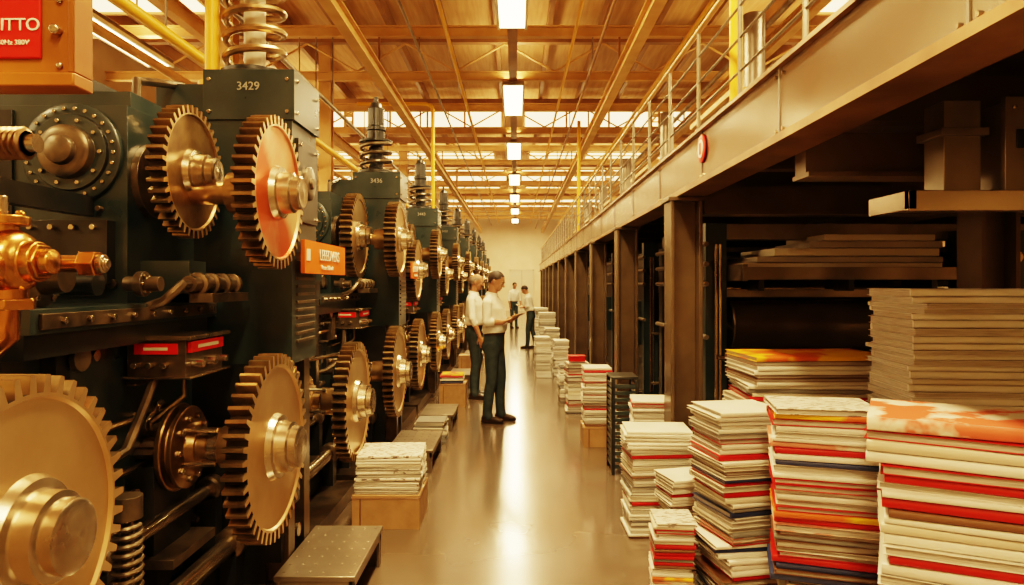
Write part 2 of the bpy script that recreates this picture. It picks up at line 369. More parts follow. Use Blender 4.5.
# ------------------------------------------------------------------ printing press units (left)
def press_unit(seed,first=False):
    r=random.Random(seed); b=B()
    b.box(-2.9,-1.45,-1.3,1.9,0,0.22,'dark2')
    b.box(-1.45,-1.22,-1.2,1.85,0,0.10,'iron')
    b.box(-2.8,-1.62,-1.3,0.0,0.2,1.44,'dark')
    b.box(-2.85,-1.50,-1.34,0.0,1.44,1.52,'dark')
    b.box(-2.85,-1.52,-1.34,-0.05,1.36,1.44,'dark2')
    b.box(-1.50,-1.488,-1.30,-0.02,1.455,1.505,'iron')
    for i in range(9): b.cyl((-1.488,-1.2+i*0.14,1.48),(-1.474,-1.2+i*0.14,1.48),0.012,'steel',seg=6)
    b.box(-2.8,-1.61,-0.6,0.0,1.5,2.34,'dark')
    b.box(-2.8,-1.64,-0.52,0.0,2.34,2.42,'dark')
    b.box(-2.5,-1.9,-0.45,-0.05,2.42,2.52,'dark2')
    for i in range(4): b.box(-2.75,-1.9,-0.48,-0.40,2.425+i*0.03,2.44+i*0.03,'iron')
    b.box(-2.8,-2.08,-0.612,-0.6,1.52,2.32,'dark2')
    fc=(-1.83,-0.60,2.14)
    b.lathe(fc,(0,-1,0),[(0,0.205),(0.02,0.205),(0.026,0.195),(0.026,0.16),(0.04,0.155),(0.04,0.11),(0.075,0.105),(0.085,0.09),(0.085,0.06),(0.11,0.055),(0.12,0.03)],'dark',40,ks=['dark','dark','dark','dark2','dark','iron','iron','iron','iron','iron'])
    b.bolts((fc[0],fc[1]-0.026,fc[2]),(0,-1,0),0.18,26,0.008,0.010,'steel')
    b.bolts((fc[0],fc[1]-0.04,fc[2]),(0,-1,0),0.132,10,0.009,0.012,'steel')
    b.lathe((-2.25,-0.6,2.0),(0,-1,0),[(0,0.12),(0.04,0.12),(0.05,0.10),(0.05,0.05),(0.09,0.045)],'iron',24)
    b.box(-2.1,-1.66,-0.66,-0.6,1.60,1.86,'dark2')
    for i in range(5): b.cyl((-2.05+i*0.085,-0.66,1.83),(-2.05+i*0.085,-0.68,1.83),0.012,'steel',seg=6)
    for i in range(5): b.cyl((-2.05+i*0.085,-0.66,1.63),(-2.05+i*0.085,-0.68,1.63),0.012,'steel',seg=6)
    # portal tower
    b.box(-1.55,-1.12,0.0,0.42,1.2,2.66,'dark')
    b.box(-1.80,-1.55,0.0,0.42,1.2,2.60,'dark')
    b.box(-1.56,-1.105,-0.012,0.43,2.42,2.67,'dark')
    b.box(-1.80,-1.25,0.0,0.42,0.1,1.2,'dark2')
    b.box(-1.25,-1.15,0.04,0.14,0.05,1.2,'iron'); b.box(-1.25,-1.15,0.3,0.4,0.05,1.2,'iron')
    for zz in (2.46,2.62):
        for xx in (-1.53,-1.14): b.cyl((xx,-0.012,zz),(xx,-0.022,zz),0.010,'steel',seg=6)
    for zz in (2.46,2.62):
        for yy in (0.03,0.39): b.cyl((-1.105,yy,zz),(-1.095,yy,zz),0.010,'steel',seg=6)
    for i in range(9): b.box(-1.12,-1.108,0.06,0.36,1.30+i*0.04,1.315+i*0.04,'iron')
    b.box(-1.12,-1.10,0.04,0.38,1.92,2.34,'dark2')
    for zz in (1.95,2.31):
        for yy in (0.07,0.35): b.cyl((-1.10,yy,zz),(-1.09,yy,zz),0.009,'steel',seg=6)
    b.lathe((-1.10,0.21,2.13),(1,0,0),[(0,0.09),(0.012,0.09),(0.016,0.08),(0.016,0.03),(0.03,0.028)],'iron',24)
    b.lathe((-1.61,-0.42,2.05),(1,0,0),[(0,0.16),(0.03,0.16),(0.04,0.13),(0.04,0.08)],'iron',28)
    b.box(-1.62,-1.40,-0.50,-0.34,1.52,1.70,'dark')
    b.box(-1.5,-1.3,-0.5,-0.1,1.52,1.56,'iron'); b.cyl((-1.38,-0.55,1.60),(-1.38,-0.05,1.60),0.035,'iron')
    for i in range(4): b.lathe((-1.38,-0.48+i*0.12,1.60),(0,1,0),[(0,0.036),(0.005,0.05),(0.03,0.05),(0.035,0.036)],'iron',14)
    b.tube([(-1.38,-0.55,1.60),(-1.38,-0.60,1.60),(-1.40,-0.63,1.57),(-1.44,-0.64,1.53),(-1.52,-0.64,1.50)],0.02,'iron',8)
    b.cyl((-1.62,-0.42,2.0),(-1.2,-0.42,2.0),0.045,'steel')
    # spring damper
    sx,sy=-1.38,0.2
    b.lathe((sx,sy,2.66),(0,0,1),[(0,0.19),(0.02,0.19),(0.03,0.17),(0.05,0.17),(0.06,0.12),(0.08,0.07)],'dark2',28)
    hh=0.62 if first else 0.26
    b.helix((sx,sy,2.72),0.145,0.020,hh,6 if first else 3,'brassy' if first else 'iron',n=22)
    b.cyl((sx,sy,2.7),(sx,sy,2.75+hh),0.055 if first else 0.07,'ccream' if first else 'dark2')
    z0=2.72+hh
    b.lathe((sx,sy,z0),(0,0,1),[(0,0.08),(0.01,0.16),(0.03,0.16),(0.04,0.085),(0.12,0.085),(0.13,0.095),(0.16,0.095),(0.17,0.08),(0.34,0.08),(0.36,0.06),(0.40,0.05),(0.41,0.02),(0.46,0.02)],'dark2',24)
    # mid body
    b.box(-2.8,-1.58,0.42,1.9,0.2,1.62,'dark'); b.box(-2.8,-1.50,0.42,1.9,1.62,1.70,'dark')
    b.box(-2.7,-1.75,0.6,1.8,1.70,1.95,'dark2'); b.cyl((-1.9,0.5,2.02),(-1.9,1.85,2.02),0.09,'iron'); b.cyl((-2.2,0.5,2.05),(-2.2,1.85,2.05),0.12,'steel')
    b.box(-1.58,-1.5,0.5,0.58,0.3,1.62,'dark2'); b.box(-1.58,-1.5,1.75,1.83,0.3,1.62,'dark2')
    for (y0,y1,z0_,z1) in ((0.62,1.1,1.1,1.55),(1.16,1.7,1.1,1.55),(0.62,1.0,0.3,0.5)):
        b.box(-1.58,-1.56,y0,y1,z0_,z1,'dark2')
        for yy in (y0+0.03,y1-0.03):
            for zz in (z0_+0.03,z1-0.03): b.cyl((-1.56,yy,zz),(-1.545,yy,zz),0.010,'steel',seg=6)
    b.box(-1.5,-1.3,0.85,1.15,1.50,1.62,'dark2'); b.lathe((-1.5,1.0,1.75),(1,0,0),[(0,0.12),(0.1,0.12),(0.12,0.09),(0.25,0.085)],'iron',20)
    b.box(-1.5,-1.36,0.92,1.08,1.6,1.75,'iron')
    for (yy,zz) in ((-0.44,0.89 if first else 0.82),(1.28,0.80)):
        b.cyl((-1.65,yy,zz),(-1.2,yy,zz),0.04,'steel')
        b.lathe((-1.50,yy,zz),(1,0,0),[(0,0.07),(0.01,0.185),(0.03,0.19),(0.035,0.185),(0.036,0.15),(0.055,0.145),(0.055,0.175),(0.075,0.178),(0.08,0.17),(0.082,0.08),(0.12,0.07),(0.12,0.055),(0.16,0.05)],'brassy',32)
        b.bolts((-1.42,yy,zz),(1,0,0),0.135,10,0.014,0.022,'steel')
        b.box(-1.62,-1.50,yy-0.16,yy+0.16,zz-0.42,zz-0.05,'dark2'); b.box(-1.62,-1.40,yy-0.2,yy+0.2,zz-0.46,zz-0.42,'iron')
        b.lathe((-1.33,yy,zz),(1,0,0),[(0,0.06),(0.03,0.06),(0.04,0.07),(0.07,0.07)],'steel',20)
        for q in range(4):
            t=q*math.pi/2+0.6; b.cyl((-1.42,yy+0.1*math.cos(t),zz+0.1*math.sin(t)),(-1.28,yy+0.1*math.cos(t),zz+0.1*math.sin(t)),0.011,'steel',seg=8)
    b.cyl((-1.50,-1.3,0.60),(-1.50,1.9,0.60),0.032,'steel'); b.cyl((-1.40,-1.3,0.33),(-1.40,1.9,0.33),0.045,'steel')
    for yy in (-1.0,-0.1,0.75,1.7):
        b.lathe((-1.50,yy,0.60),(0,1,0),[(0,0.05),(0.01,0.06),(0.07,0.06),(0.08,0.05)],'iron',18); b.box(-1.62,-1.46,yy,yy+0.08,0.2,0.57,'dark2')
        b.lathe((-1.40,yy,0.33),(0,1,0),[(0,0.06),(0.01,0.075),(0.09,0.075),(0.1,0.06)],'iron',18); b.box(-1.44,-1.36,yy,yy+0.1,0.08,0.3,'dark2')
    for yy in (-1.05,0.62): 
        b.helix((-1.36,yy,0.42),0.045,0.010,0.34,11,'iron',n=12,seg=6); b.cyl((-1.36,yy,0.3),(-1.36,yy,0.85),0.02,'steel'); b.cyl((-1.36,yy,0.78),(-1.36,yy,0.86),0.05,'iron')
    for (yy,zz) in ((-0.62,1.31),(0.75,1.22)):
        b.box(-1.6,-1.36,yy,yy+0.36,zz-0.09,zz+0.06,'iron'); b.box(-1.36,-1.345,yy+0.02,yy+0.34,zz+0.005,zz+0.05,'red'); b.box(-1.345,-1.342,yy+0.08,yy+0.28,zz+0.020,zz+0.035,'ccream')
        b.box(-1.57,-1.39,yy-0.006,yy,zz+0.0,zz+0.045,'red'); b.box(-1.53,-1.43,yy-0.008,yy-0.006,zz+0.016,zz+0.029,'ccream')
        b.box(-1.61,-1.33,yy-0.02,yy+0.38,zz+0.06,zz+0.075,'steel'); b.box(-1.61,-1.33,yy-0.02,yy+0.38,zz-0.1,zz-0.09,'steel')
        for q in range(3): b.cyl((-1.36,yy+0.06+q*0.12,zz-0.045),(-1.31,yy+0.06+q*0.12,zz-0.045),0.016,'steel',seg=12)
        for q in range(3): b.cyl((-1.56+q*0.06,yy,zz-0.045),(-1.56+q*0.06,yy-0.03,zz-0.045),0.013,'steel',seg=12)
        b.tube([(-1.45,yy+0.18,zz-0.09),(-1.45,yy+0.18,zz-0.2),(-1.55,yy+0.1,zz-0.3)],0.014,'iron')
    b.cyl((-2.5,-1.1,1.62),(-1.62,-1.1,1.62),0.07,'iron'); b.lathe((-1.66,-1.1,1.62),(1,0,0),[(0,0.1),(0.04,0.1),(0.05,0.06),(0.12,0.05)],'iron',20)
    b.bolts((-1.62,-1.1,1.62),(1,0,0),0.08,6,0.011,0.012,'steel'); b.box(-2.3,-1.75,-1.18,-1.02,1.5,1.6,'dark2')
    b.cyl((-2.6,-0.85,1.60),(-1.58,-0.85,1.60),0.045,'dark2')
    b.lathe((-1.55,-0.72,1.60),(1,0,0),[(0,0.03),(0.05,0.03),(0.05,0.05),(0.08,0.05),(0.08,0.03),(0.14,0.03)],'iron',16)
    b.bolts((-1.47,-0.72,1.60),(1,0,0),0.035,6,0.007,0.01,'steel')
    for i,(yy,h) in enumerate(((0.52,2.45),(0.60,2.3),(0.68,2.4))):
        b.tube([(-1.52,yy,1.66),(-1.52,yy,h-0.06),(-1.54,yy,h-0.02),(-1.60,yy,h),(-2.2,yy,h)],0.020+0.006*i,'steel' if i!=1 else 'grey',8)
    b.tube([(-1.68,-0.4,2.40),(-1.68,-0.4,2.5),(-1.7,-0.2,2.55),(-1.72,0.1,2.62)],0.02,'iron',8)
    b.tube([(-1.6,-1.25,0.9),(-1.5,-1.2,0.92),(-1.45,-0.9,0.98),(-1.46,-0.75,1.12),(-1.5,-0.6,1.2)],0.018,'iron',8)
    b.tube([(-1.6,0.3,1.0),(-1.48,0.35,1.0),(-1.4,0.5,0.9),(-1.42,0.7,0.6)],0.02,'steel',8)
    for yy in (0.2,1.5):
        b.cyl((-1.5,yy,1.05),(-1.18,yy,1.12),0.012,'steel'); b.ell((-1.17,yy,1.12),(0.028,0.028,0.028),'brassy')
    for i in range(95):
        yy=r.uniform(-1.25,1.85); zz=r.uniform(0.25,1.4); X=-1.62 if yy<0 else -1.58
        if 0<yy<0.42: X=-1.25
        t=r.random()
        if t<0.3:
            s1,s2=r.uniform(.03,.09),r.uniform(.03,.09); b.box(X,X+r.uniform(.02,.09),yy-s1,yy+s1,zz-s2,zz+s2,r.choice(['dark2','dark','iron']))
        elif t<0.6: b.cyl((X,yy,zz),(X+r.uniform(.02,.12),yy,zz),r.uniform(.012,.03),r.choice(['iron','steel']),seg=r.choice([6,12]))
        elif t<0.8: 
            q=r.uniform(.02,.06); b.lathe((X,yy,zz),(1,0,0),[(0,q),(0.015,q),(0.02,q*.6),(0.07,q*.6),(0.07,q*.9),(0.09,q*.9)],r.choice(['iron','steel','brassy']),14)
        else:
            L=r.uniform(.1,.4); b.tube([(X,yy,zz),(X+0.04,yy,zz),(X+0.05,yy+0.02,zz),(X+0.05,yy+L,zz),(X+0.04,yy+L+.02,zz),(X,yy+L+.02,zz)],r.uniform(.008,.014),r.choice(['steel','iron','brassy']),6)
    for i in range(22):
        xx=r.uniform(-2.7,-1.66);zz=r.uniform(.4,1.3); b.cyl((xx,-1.30,zz),(xx,-1.32-r.random()*.05,zz),r.uniform(.012,.04),r.choice(['iron','steel']),seg=10)
    for i in range(20):
        xx=r.uniform(-2.7,-1.66);zz=r.uniform(1.6,2.3)
        if (Vector((xx,zz))-Vector((-1.83,2.14))).length>0.23: b.cyl((xx,-0.60,zz),(xx,-0.62-r.random()*.03,zz),r.uniform(.010,.022),'iron',seg=8)
    return b
u0=press_unit(3,True).mesh('printing_press_first'); u1=press_unit(5).mesh('printing_press'); u2=press_unit(8).mesh('printing_press_b')
for k in range(9):
    Y=3.5+P*k
    o=inst('printing_press_unit',u0 if k==0 else (u1 if k%2 else u2),(0,Y,0),bevel=0.006 if k<3 else 0)
    if k<2:
        sb=B()
        y0,y1=(0.03,0.86) if k==0 else (0.5,0.95)
        sb.box(-1.085,-1.065,y0,y1,1.655,1.825,'orange'); sb.box(-1.065,-1.062,y0+0.03,y0+0.09,1.72,1.78,'white')
        for yy in (y0+0.04,y1-0.04): sb.box(-1.12 if yy<0.42 else -1.5,-1.085,yy-0.015,yy+0.015,1.72,1.76,'iron')
        sg=sb.obj('warning_sign',parent=o)
        text('LEEEDVERS',0.085,(-1.061,(y0+y1)/2+0.05,1.755),(rad(90),0,rad(90)),'white',o,'sign_lettering')
        text('Prezse  90/2 unit',0.035,(-1.061,(y0+y1)/2,1.69),(rad(90),0,rad(90)),'white',o,'sign_lettering')
    text('%d'%(3429+k*7),0.058,(-1.335,-0.014,2.585),(rad(90),0,0),'inkgrey',o,'number_lettering')
    if k in (0,3):
        yb=B(); yb.cyl((-1.57,0.12,2.6),(-1.57,0.12,4.9),0.036,'yellow',seg=14); yb.cyl((-1.57,0.12,2.6),(-1.57,0.12,2.64),0.07,'yellow',seg=14)
        yb.tube([(-1.57,0.12,4.88),(-1.6,0.12,4.96),(-1.7,0.12,5.0),(-3.0,0.12,5.0)],0.036,'yellow',12)
        yb.obj('riser_pipe',parent=o)

b=B()
b.box(-2.9,-1.55,0.9,2.10,0,0.7,'dark2'); b.box(-2.9,-1.44,1.3,1.9,0.7,1.30,'dark'); b.box(-1.56,-1.36,1.45,1.8,0.9,1.2,'iron')
b.box(-2.9,-1.62,1.90,2.13,0.7,1.42,'dark')
b.tube([(-1.5,1.9,0.75),(-1.4,2.0,0.74),(-1.36,2.1,0.72)],0.03,'steel',10)
b.lathe((-1.56,1.62,1.04),(1,0,0),[(0,0.2),(0.08,0.2),(0.1,0.17),(0.18,0.12)],'dark2',28)
for i in range(6): b.cyl((-2.7+i*0.2,1.9,1.36),(-2.7+i*0.2,1.88,1.36),0.015,'steel',seg=6)
b.obj('gear_housing',bevel=0.006)
b=B(); pr=[]
for i in range(44):
    pr.append((i*0.018,0.046)); pr.append((i*0.018+0.006,0.054)); pr.append((i*0.018+0.012,0.046))
b.lathe((-2.35,2.24,2.05),(1,0,0),pr,'brassy',20); b.lathe((-1.56,2.24,2.05),(1,0,0),[(0,0.04),(0,0.03),(0.03,0.03)],'steel',16)
b.box(-1.80,-1.74,2.19,2.29,1.9,2.12,'dark2'); b.box(-1.80,-1.74,2.2,2.88,1.88,1.96,'dark2')
b.obj('threaded_drive_rod')
b=B(); vx,vy,vz=-1.38,1.9,1.66
b.lathe((vx-0.28,vy,vz),(1,0,0),[(0,0.05),(0.08,0.05),(0.08,0.075),(0.12,0.075),(0.13,0.05),(0.18,0.06),(0.22,0.085),(0.30,0.09),(0.33,0.075),(0.34,0.055),(0.37,0.055)],'brass',28)
b.cyl((vx+0.03,vy,vz),(vx+0.10,vy,vz),0.052,'brass',seg=6)
b.lathe((vx+0.10,vy,vz),(1,0,0),[(0,0.035),(0.025,0.035),(0.03,0.028)],'brass',20)
b.cyl((vx-0.02,vy,vz),(vx-0.02,vy,vz+0.11),0.045,'brass'); b.cyl((vx-0.02,vy,vz+0.10),(vx-0.02,vy,vz+0.125),0.07,'brass',seg=20); b.bolts((vx-0.02,vy,vz+0.125),(0,0,1),0.052,6,0.010,0.014,'brass'); b.cyl((vx-0.02,vy,vz+0.12),(vx-0.02,vy,vz+0.18),0.018,'steel')
b.cyl((vx,vy,vz),(vx,vy,vz-0.12),0.05,'brass'); b.cyl((vx,vy,vz-0.10),(vx,vy,vz-0.13),0.072,'brass',seg=6)
b.lathe((vx-0.01,vy-0.02,vz-0.01),(0,-1,0),[(0.04,0.06),(0.09,0.055),(0.09,0.04),(0.12,0.036),(0.125,0.02)],'brass',20)
b.bolts((vx-0.01,vy-0.11,vz-0.01),(0,-1,0),0.047,5,0.008,0.01,'steel')
b.tube([(vx,vy,vz-0.12),(vx,vy,vz-0.20),(vx-0.06,vy,vz-0.26),(vx-0.18,vy,vz-0.28),(vx-0.4,vy,vz-0.28)],0.03,'brass',12)
b.cyl((vx+0.09,vy+0.18,vz),(vx+0.14,vy+0.18,vz),0.04,'brass',seg=6); b.cyl((vx-0.3,vy+0.18,vz),(vx+0.1,vy+0.18,vz),0.026,'brass'); b.cyl((vx+0.0,vy,vz),(vx+0.0,vy+0.2,vz),0.03,'brass')
b.lathe((vx+0.14,vy+0.18,vz),(1,0,0),[(0,0.028),(0.02,0.028),(0.02,0.015),(0.03,0.015)],'steel',14)
b.obj('brass_valve',bevel=0.003)
b=B()
b.box(-1.75,-1.015,1.605,1.655,2.08,2.75,'orangebox'); b.box(-1.77,-1.005,1.59,1.665,2.05,2.082,'orangebox'); b.box(-1.02,-1.005,1.59,1.665,2.08,2.75,'orangebox')
b.box(-1.32,-1.085,1.597,1.605,2.115,2.46,'red')
for zz in (2.10,2.25): b.cyl((-1.045,1.605,zz),(-1.045,1.597,zz),0.008,'steel',seg=8)
b.cyl((-1.05,1.605,2.18),(-1.05,1.585,2.18),0.012,'steel',seg=10)
b.tube([(-1.5,1.64,2.7),(-1.5,1.64,5.3)],0.03,'orangebox',10); b.tube([(-1.2,1.64,2.7),(-1.2,1.64,5.3)],0.02,'orangebox',10)
cab=b.obj('control_cabinet',bevel=0.004)
text('OMITTO',0.040,(-1.162,1.595,2.19),(rad(90),0,0),'white',cab); text('● 60Hz 380V',0.016,(-1.155,1.595,2.150),(rad(90),0,0),'white',cab)

# ------------------------------------------------------------------ left floor items
def metal_step(x0,x1,y0,y1,h,studs=True):
    b=B(); b.box(x0,x1,y0,y1,h-0.025,h,'grey'); b.box(x0+0.01,x1-0.01,y0+0.01,y0+0.025,0,h-0.02,'grey'); b.box(x0+0.01,x1-0.01,y1-0.025,y1-0.01,0,h-0.02,'grey')
    b.box(x0+0.01,x0+0.03,y0,y1,0,h-0.02,'grey'); b.box(x1-0.03,x1-0.01,y0,y0+0.05,0,h-0.02,'grey'); b.box(x1-0.03,x1-0.01,y1-0.05,y1,0,h-0.02,'grey'); b.box(x1-0.03,x1-0.01,y0,y1,h-0.07,h-0.02,'grey')
    if studs:
        nx,ny=6,7
        for i in range(nx):
            for j in range(ny):
                b.lathe((x0+(i+.5)*(x1-x0)/nx,y0+(j+.5)*(y1-y0)/ny,h),(0,0,1),[(0,0.009),(0.003,0.005)],'grey',8)
    b.obj('metal_step',bevel=0.003)
metal_step(-1.145,-0.76,3.30,4.0,0.22)
metal_step(-1.10,-0.70,5.9,6.7,0.20)
metal_step(-1.05,-0.68,7.6,8.3,0.18,False)
metal_step(-1.05,-0.68,10.8,11.6,0.2,False)
metal_step(-1.05,-0.68,14.0,14.8,0.2,False)
def cardboard_box(x0,x1,y0,y1,h,z=0):
    b=B(); b.box(x0,x1,y0,y1,z,z+h,'card'); b.box(x0-0.002,x1+0.002,(y0+y1)/2-0.03,(y0+y1)/2+0.03,z+h-0.001,z+h+0.002,'ccream')
    b.box(x0+0.05,x0+0.06,y0-0.003,y0,z,z+h*0.9,'cbrown'); b.box(x0-0.003,x1+0.003,y0-0.003,y1+0.003,z+h-0.02,z+h-0.016,'cbrown')
    b.obj('cardboard_box',bevel=0.004)

# ------------------------------------------------------------------ stacks
def booklet(b,c,w,d,t,rot,spine,cover):
    ww,dd=(d,w) if spine in(0,2) else (w,d)
    ang={0:rad(90),1:0,2:rad(-90)}[spine]+rot
    Rm=Matrix.Rotation(ang,3,'Z'); c=Vector(c)
    h=t/2; ct=min(0.0022,t*0.2); r=h
    out=[(ww/2,-h)]
    for i in range(6):
        a=-math.pi/2-math.pi*i/5; out.append((-ww/2+r*0.6+math.cos(a)*r*0.6,math.sin(a)*h))
    out.append((ww/2,h)); 
    inn=[(ww/2,h-ct),(-ww/2+r,h-ct),(-ww/2+r,-h+ct),(ww/2,-h+ct)]
    poly=out+inn; n=len(poly)
    vs=[c+Rm@Vector((x,-dd/2,z)) for x,z in poly]+[c+Rm@Vector((x,dd/2,z)) for x,z in poly]
    fs=[(i,i+n,(i+1)%n+n,(i+1)%n) for i in range(n)]
    caps=[(0,1,n-2,n-1),(len(out)-2,len(out)-1,len(out),len(out)+1),tuple(range(1,len(out)-1))+(len(out)+1,n-2)]
    fs=fs+caps+[tuple(q+n for q in reversed(cq)) for cq in caps]
    b.add(vs,fs,cover)
    b.obox(c,(ww-0.016,dd-0.016,t-2*ct),'pages',Rm)
PALW=['cwhite']*8+['ccream']*2+['cgrey','cred','cbrown']
PALC=['cwhite']*8+['ccream']*2+['cred','cred','cred','cnavy','cbrown','cyel','cgrey','cnavy','cpink','cbrown']
PALR=['cwhite']*5+['ccream']*2+['cred','cred','cbrown','cred','cpink']
def stack(name,cx,cy,w,d,h,t,pal,seed,rot=0,jit=0.012,z0=0,top=None,topt=None,spine=0,lean=(0,0),toprot=0):
    r=random.Random(seed); b=B(); z=z0
    gx=gy=ga=0
    while z<z0+h-0.5*t:
        tt=t*r.uniform(0.7,1.3)
        if r.random()<0.16: gx=r.uniform(-1,1)*jit*1.6; gy=r.uniform(-1,1)*jit*1.6; ga=r.uniform(-1,1)*rad(5)
        f=(z-z0)/h
        last=z+tt*1.0>=z0+h-0.5*t
        cov=r.choice(pal)
        if last and top: cov=top
        if last and topt: tt=topt
        sp=spine if r.random()<0.65 else (2 if spine==0 else 0)
        s=r.uniform(0.95,1.0)
        booklet(b,(cx+gx+r.uniform(-1,1)*jit*0.6+lean[0]*f,cy+gy+r.uniform(-1,1)*jit*0.6+lean[1]*f,z+tt/2),w*s,d*s,tt*0.93,rad(rot)+ga+r.uniform(-1,1)*rad(1.8)+(rad(toprot) if last else 0),sp,cov)
        z+=tt
    return b.obj(name)
stack('magazine_stack',0.925,4.56,0.43,0.34,0.67,0.018,PALW,1,jit=0.012,top='cwhite')
stack('magazine_stack',1.06,5.50,0.34,0.34,0.70,0.020,PALW,2,top='cwhite')
stack('magazine_stack',0.97,4.02,0.24,0.26,0.52,0.018,PALC,31,rot=8,jit=0.014,top='cwhite')
stack('magazine_stack',0.79,3.58,0.20,0.24,0.42,0.018,PALC,3,rot=-6,jit=0.012,top='cprint')
stack('catalogue_stack',1.13,3.50,0.36,0.36,0.98,0.022,PALC,4,rot=10,jit=0.018,lean=(-0.03,0),top='cwhite')
stack('catalogue_stack',1.31,2.95,0.40,0.34,1.10,0.024,PALC,15,rot=-20,jit=0.022,top='cprint',toprot=8)
stack('book_stack',1.53,2.30,0.64,0.42,1.15,0.030,PALR,7,rot=-28,jit=0.018,top='cart',topt=0.05,toprot=4)
stack('magazine_stack',1.69,4.12,0.80,0.5,1.20,0.022,PALW,8,jit=0.012,top='cyel')
stack('catalogue_stack',2.22,3.45,0.78,0.5,1.57,0.030,['cwhite']*9+['ccream'],9,rot=-2,jit=0.022)
cardboard_box(0.66,0.97,6.85,7.2,0.20)
stack('magazine_stack',0.815,7.03,0.28,0.32,0.58,0.020,PALW,11,z0=0.202)
stack('magazine_stack',0.76,8.8,0.28,0.30,0.62,0.020,PALW,12)
stack('magazine_stack',0.72,9.6,0.26,0.3,0.5,0.022,PALW,13)
for i,(x,y,w,h) in enumerate([(0.47,12.1,0.26,0.70),(0.78,12.3,0.26,0.62),(0.72,14.2,0.3,0.7),(0.74,17.0,0.4,0.9),(0.74,20.5,0.4,0.9),(0.75,24,0.4,0.8)]):
    stack('magazine_stack',x,y,w,0.4,h,0.025,['cwhite']*8+['ccream','cgrey'],20+i)
b=B(); b.box(0.66,0.86,8.70,8.88,0.635,0.69,'red'); b.box(0.65,0.87,8.69,8.89,0.69,0.705,'cred'); b.obj('red_tin',bevel=0.004)
cardboard_box(-1.07,-0.63,4.56,5.0,0.22)
stack('printed_sheet_stack',-0.85,4.78,0.43,0.40,0.25,0.016,['cwhite','cwhite','cprint','ccream'],41,z0=0.223,top='cprint',jit=0.006)
cardboard_box(-1.0,-0.66,9.1,9.5,0.3)
stack('magazine_stack',-0.83,9.3,0.3,0.36,0.12,0.02,PALC,42,z0=0.303,top='cyel')
cardboard_box(-1.0,-0.66,12.2,12.6,0.35)
stack('magazine_stack',-0.85,7.15,0.30,0.34,0.22,0.02,['cgrey','ccream','cgrey'],43)
b=B(); x0,x1,y0,y1,h=0.80,1.03,5.86,6.2,0.80
for xx in (x0,x1-0.03):
    for yy in (y0,y1-0.03): b.box(xx,xx+0.03,yy,yy+0.03,0,h,'dark2')
for i in range(13):
    zz=0.05+i*0.056
    b.box(x0+0.02,x1-0.02,y0+0.005,y0+0.02,zz,zz+0.035,'dark'); b.box(x0+0.005,x0+0.02,y0+0.02,y1-0.02,zz,zz+0.035,'dark'); b.box(x1-0.02,x1-0.005,y0+0.02,y1-0.02,zz,zz+0.035,'dark')
b.box(x0,x1,y0,y1,h,h+0.02,'dark2'); b.obj('slatted_crate',bevel=0.003)

# ------------------------------------------------------------------ mezzanine
b=B()
ya,yb_=0.2,34.0
b.box(1.15,1.165,ya,yb_,2.24,2.54,'fascia'); b.box(1.10,1.30,ya,yb_,2.20,2.235,'flange'); b.box(1.125,1.20,ya,yb_,2.54,2.56,'flange')
b.box(1.165,5.6,ya,yb_,2.50,2.54,'grey')
y=0.5
while y<yb_:
    b.box(1.17,5.6,y-0.05,y+0.05,2.30,2.32,'col'); b.box(1.17,5.6,y-0.01,y+0.01,2.32,2.5,'col'); 
    b.box(1.145,1.15,y-0.006,y+0.006,2.24,2.54,'grey')
    for zz in (2.27,2.51):
        for dy in (-0.04,0.04): b.cyl((1.15,y+dy,zz),(1.142,y+dy,zz),0.008,'steel',seg=6)
    y+=1.275
b.box(2.6,2.75,ya,yb_,2.14,2.32,'col'); b.box(4.6,4.75,ya,yb_,2.14,2.32,'col')
for y in (3.2,4.9): b.box(1.3,5.6,y-0.06,y+0.06,2.10,2.28,'col'); b.box(1.3,5.6,y-0.09,y+0.09,2.08,2.10,'col')
b.obj('mezzanine_platform')
cb=B()
for xx in (-0.11,0.085): cb.box(xx,xx+0.025,-0.11,0.11,0,2.195,'col')
cb.box(-0.085,0.085,-0.012,0.012,0,2.195,'col'); cb.box(-0.15,0.15,-0.15,0.15,0,0.02,'col'); cb.box(-0.13,0.13,-0.13,0.13,2.17,2.197,'col')
cm=cb.mesh('mezzanine_column')
for i in range(11):
    inst('mezzanine_column',cm,(1.17,4.9+2.55*i,0),bevel=0.004 if i<3 else 0)
    for xx in (2.67,4.67): inst('mezzanine_column',cm,(xx,7.33+2.55*i,0) ,scale=(1,1,0.973))
inst('mezzanine_column',cm,(2.73,4.05,0),scale=(1,1,0.973))
b=B(); b.lathe((1.143,4.30,2.43),(-1,0,0),[(0,0.085),(0.006,0.085),(0.008,0.08)],'red',28); b.lathe((1.134,4.30,2.43),(-1,0,0),[(0,0.055),(0.003,0.055)],'white',24); b.box(1.127,1.131,4.285,4.315,2.395,2.465,'red'); b.obj('round_safety_sign')
b=B(); y=1.2
while y<33.5:
    b.cyl((1.2,y,2.56),(1.2,y,3.26),0.013,'grey',seg=8); y+=0.85
for zz in (2.74,2.92,3.09): b.cyl((1.2,0.6,zz),(1.2,33.5,zz),0.008,'grey',seg=6)
b.cyl((1.2,0.6,3.26),(1.2,33.5,3.26),0.017,'beam',seg=10)
b.obj('guard_railing')
for y,X in ((4.45,1.40),(15.8,1.42)):
    b=B()
    b.cyl((X,y,2.545),(X,y,5.28),0.042,'yellow',seg=14); b.cyl((X,y,2.545),(X,y,2.58),0.08,'yellow',seg=14)
    b.obj('yellow_post')
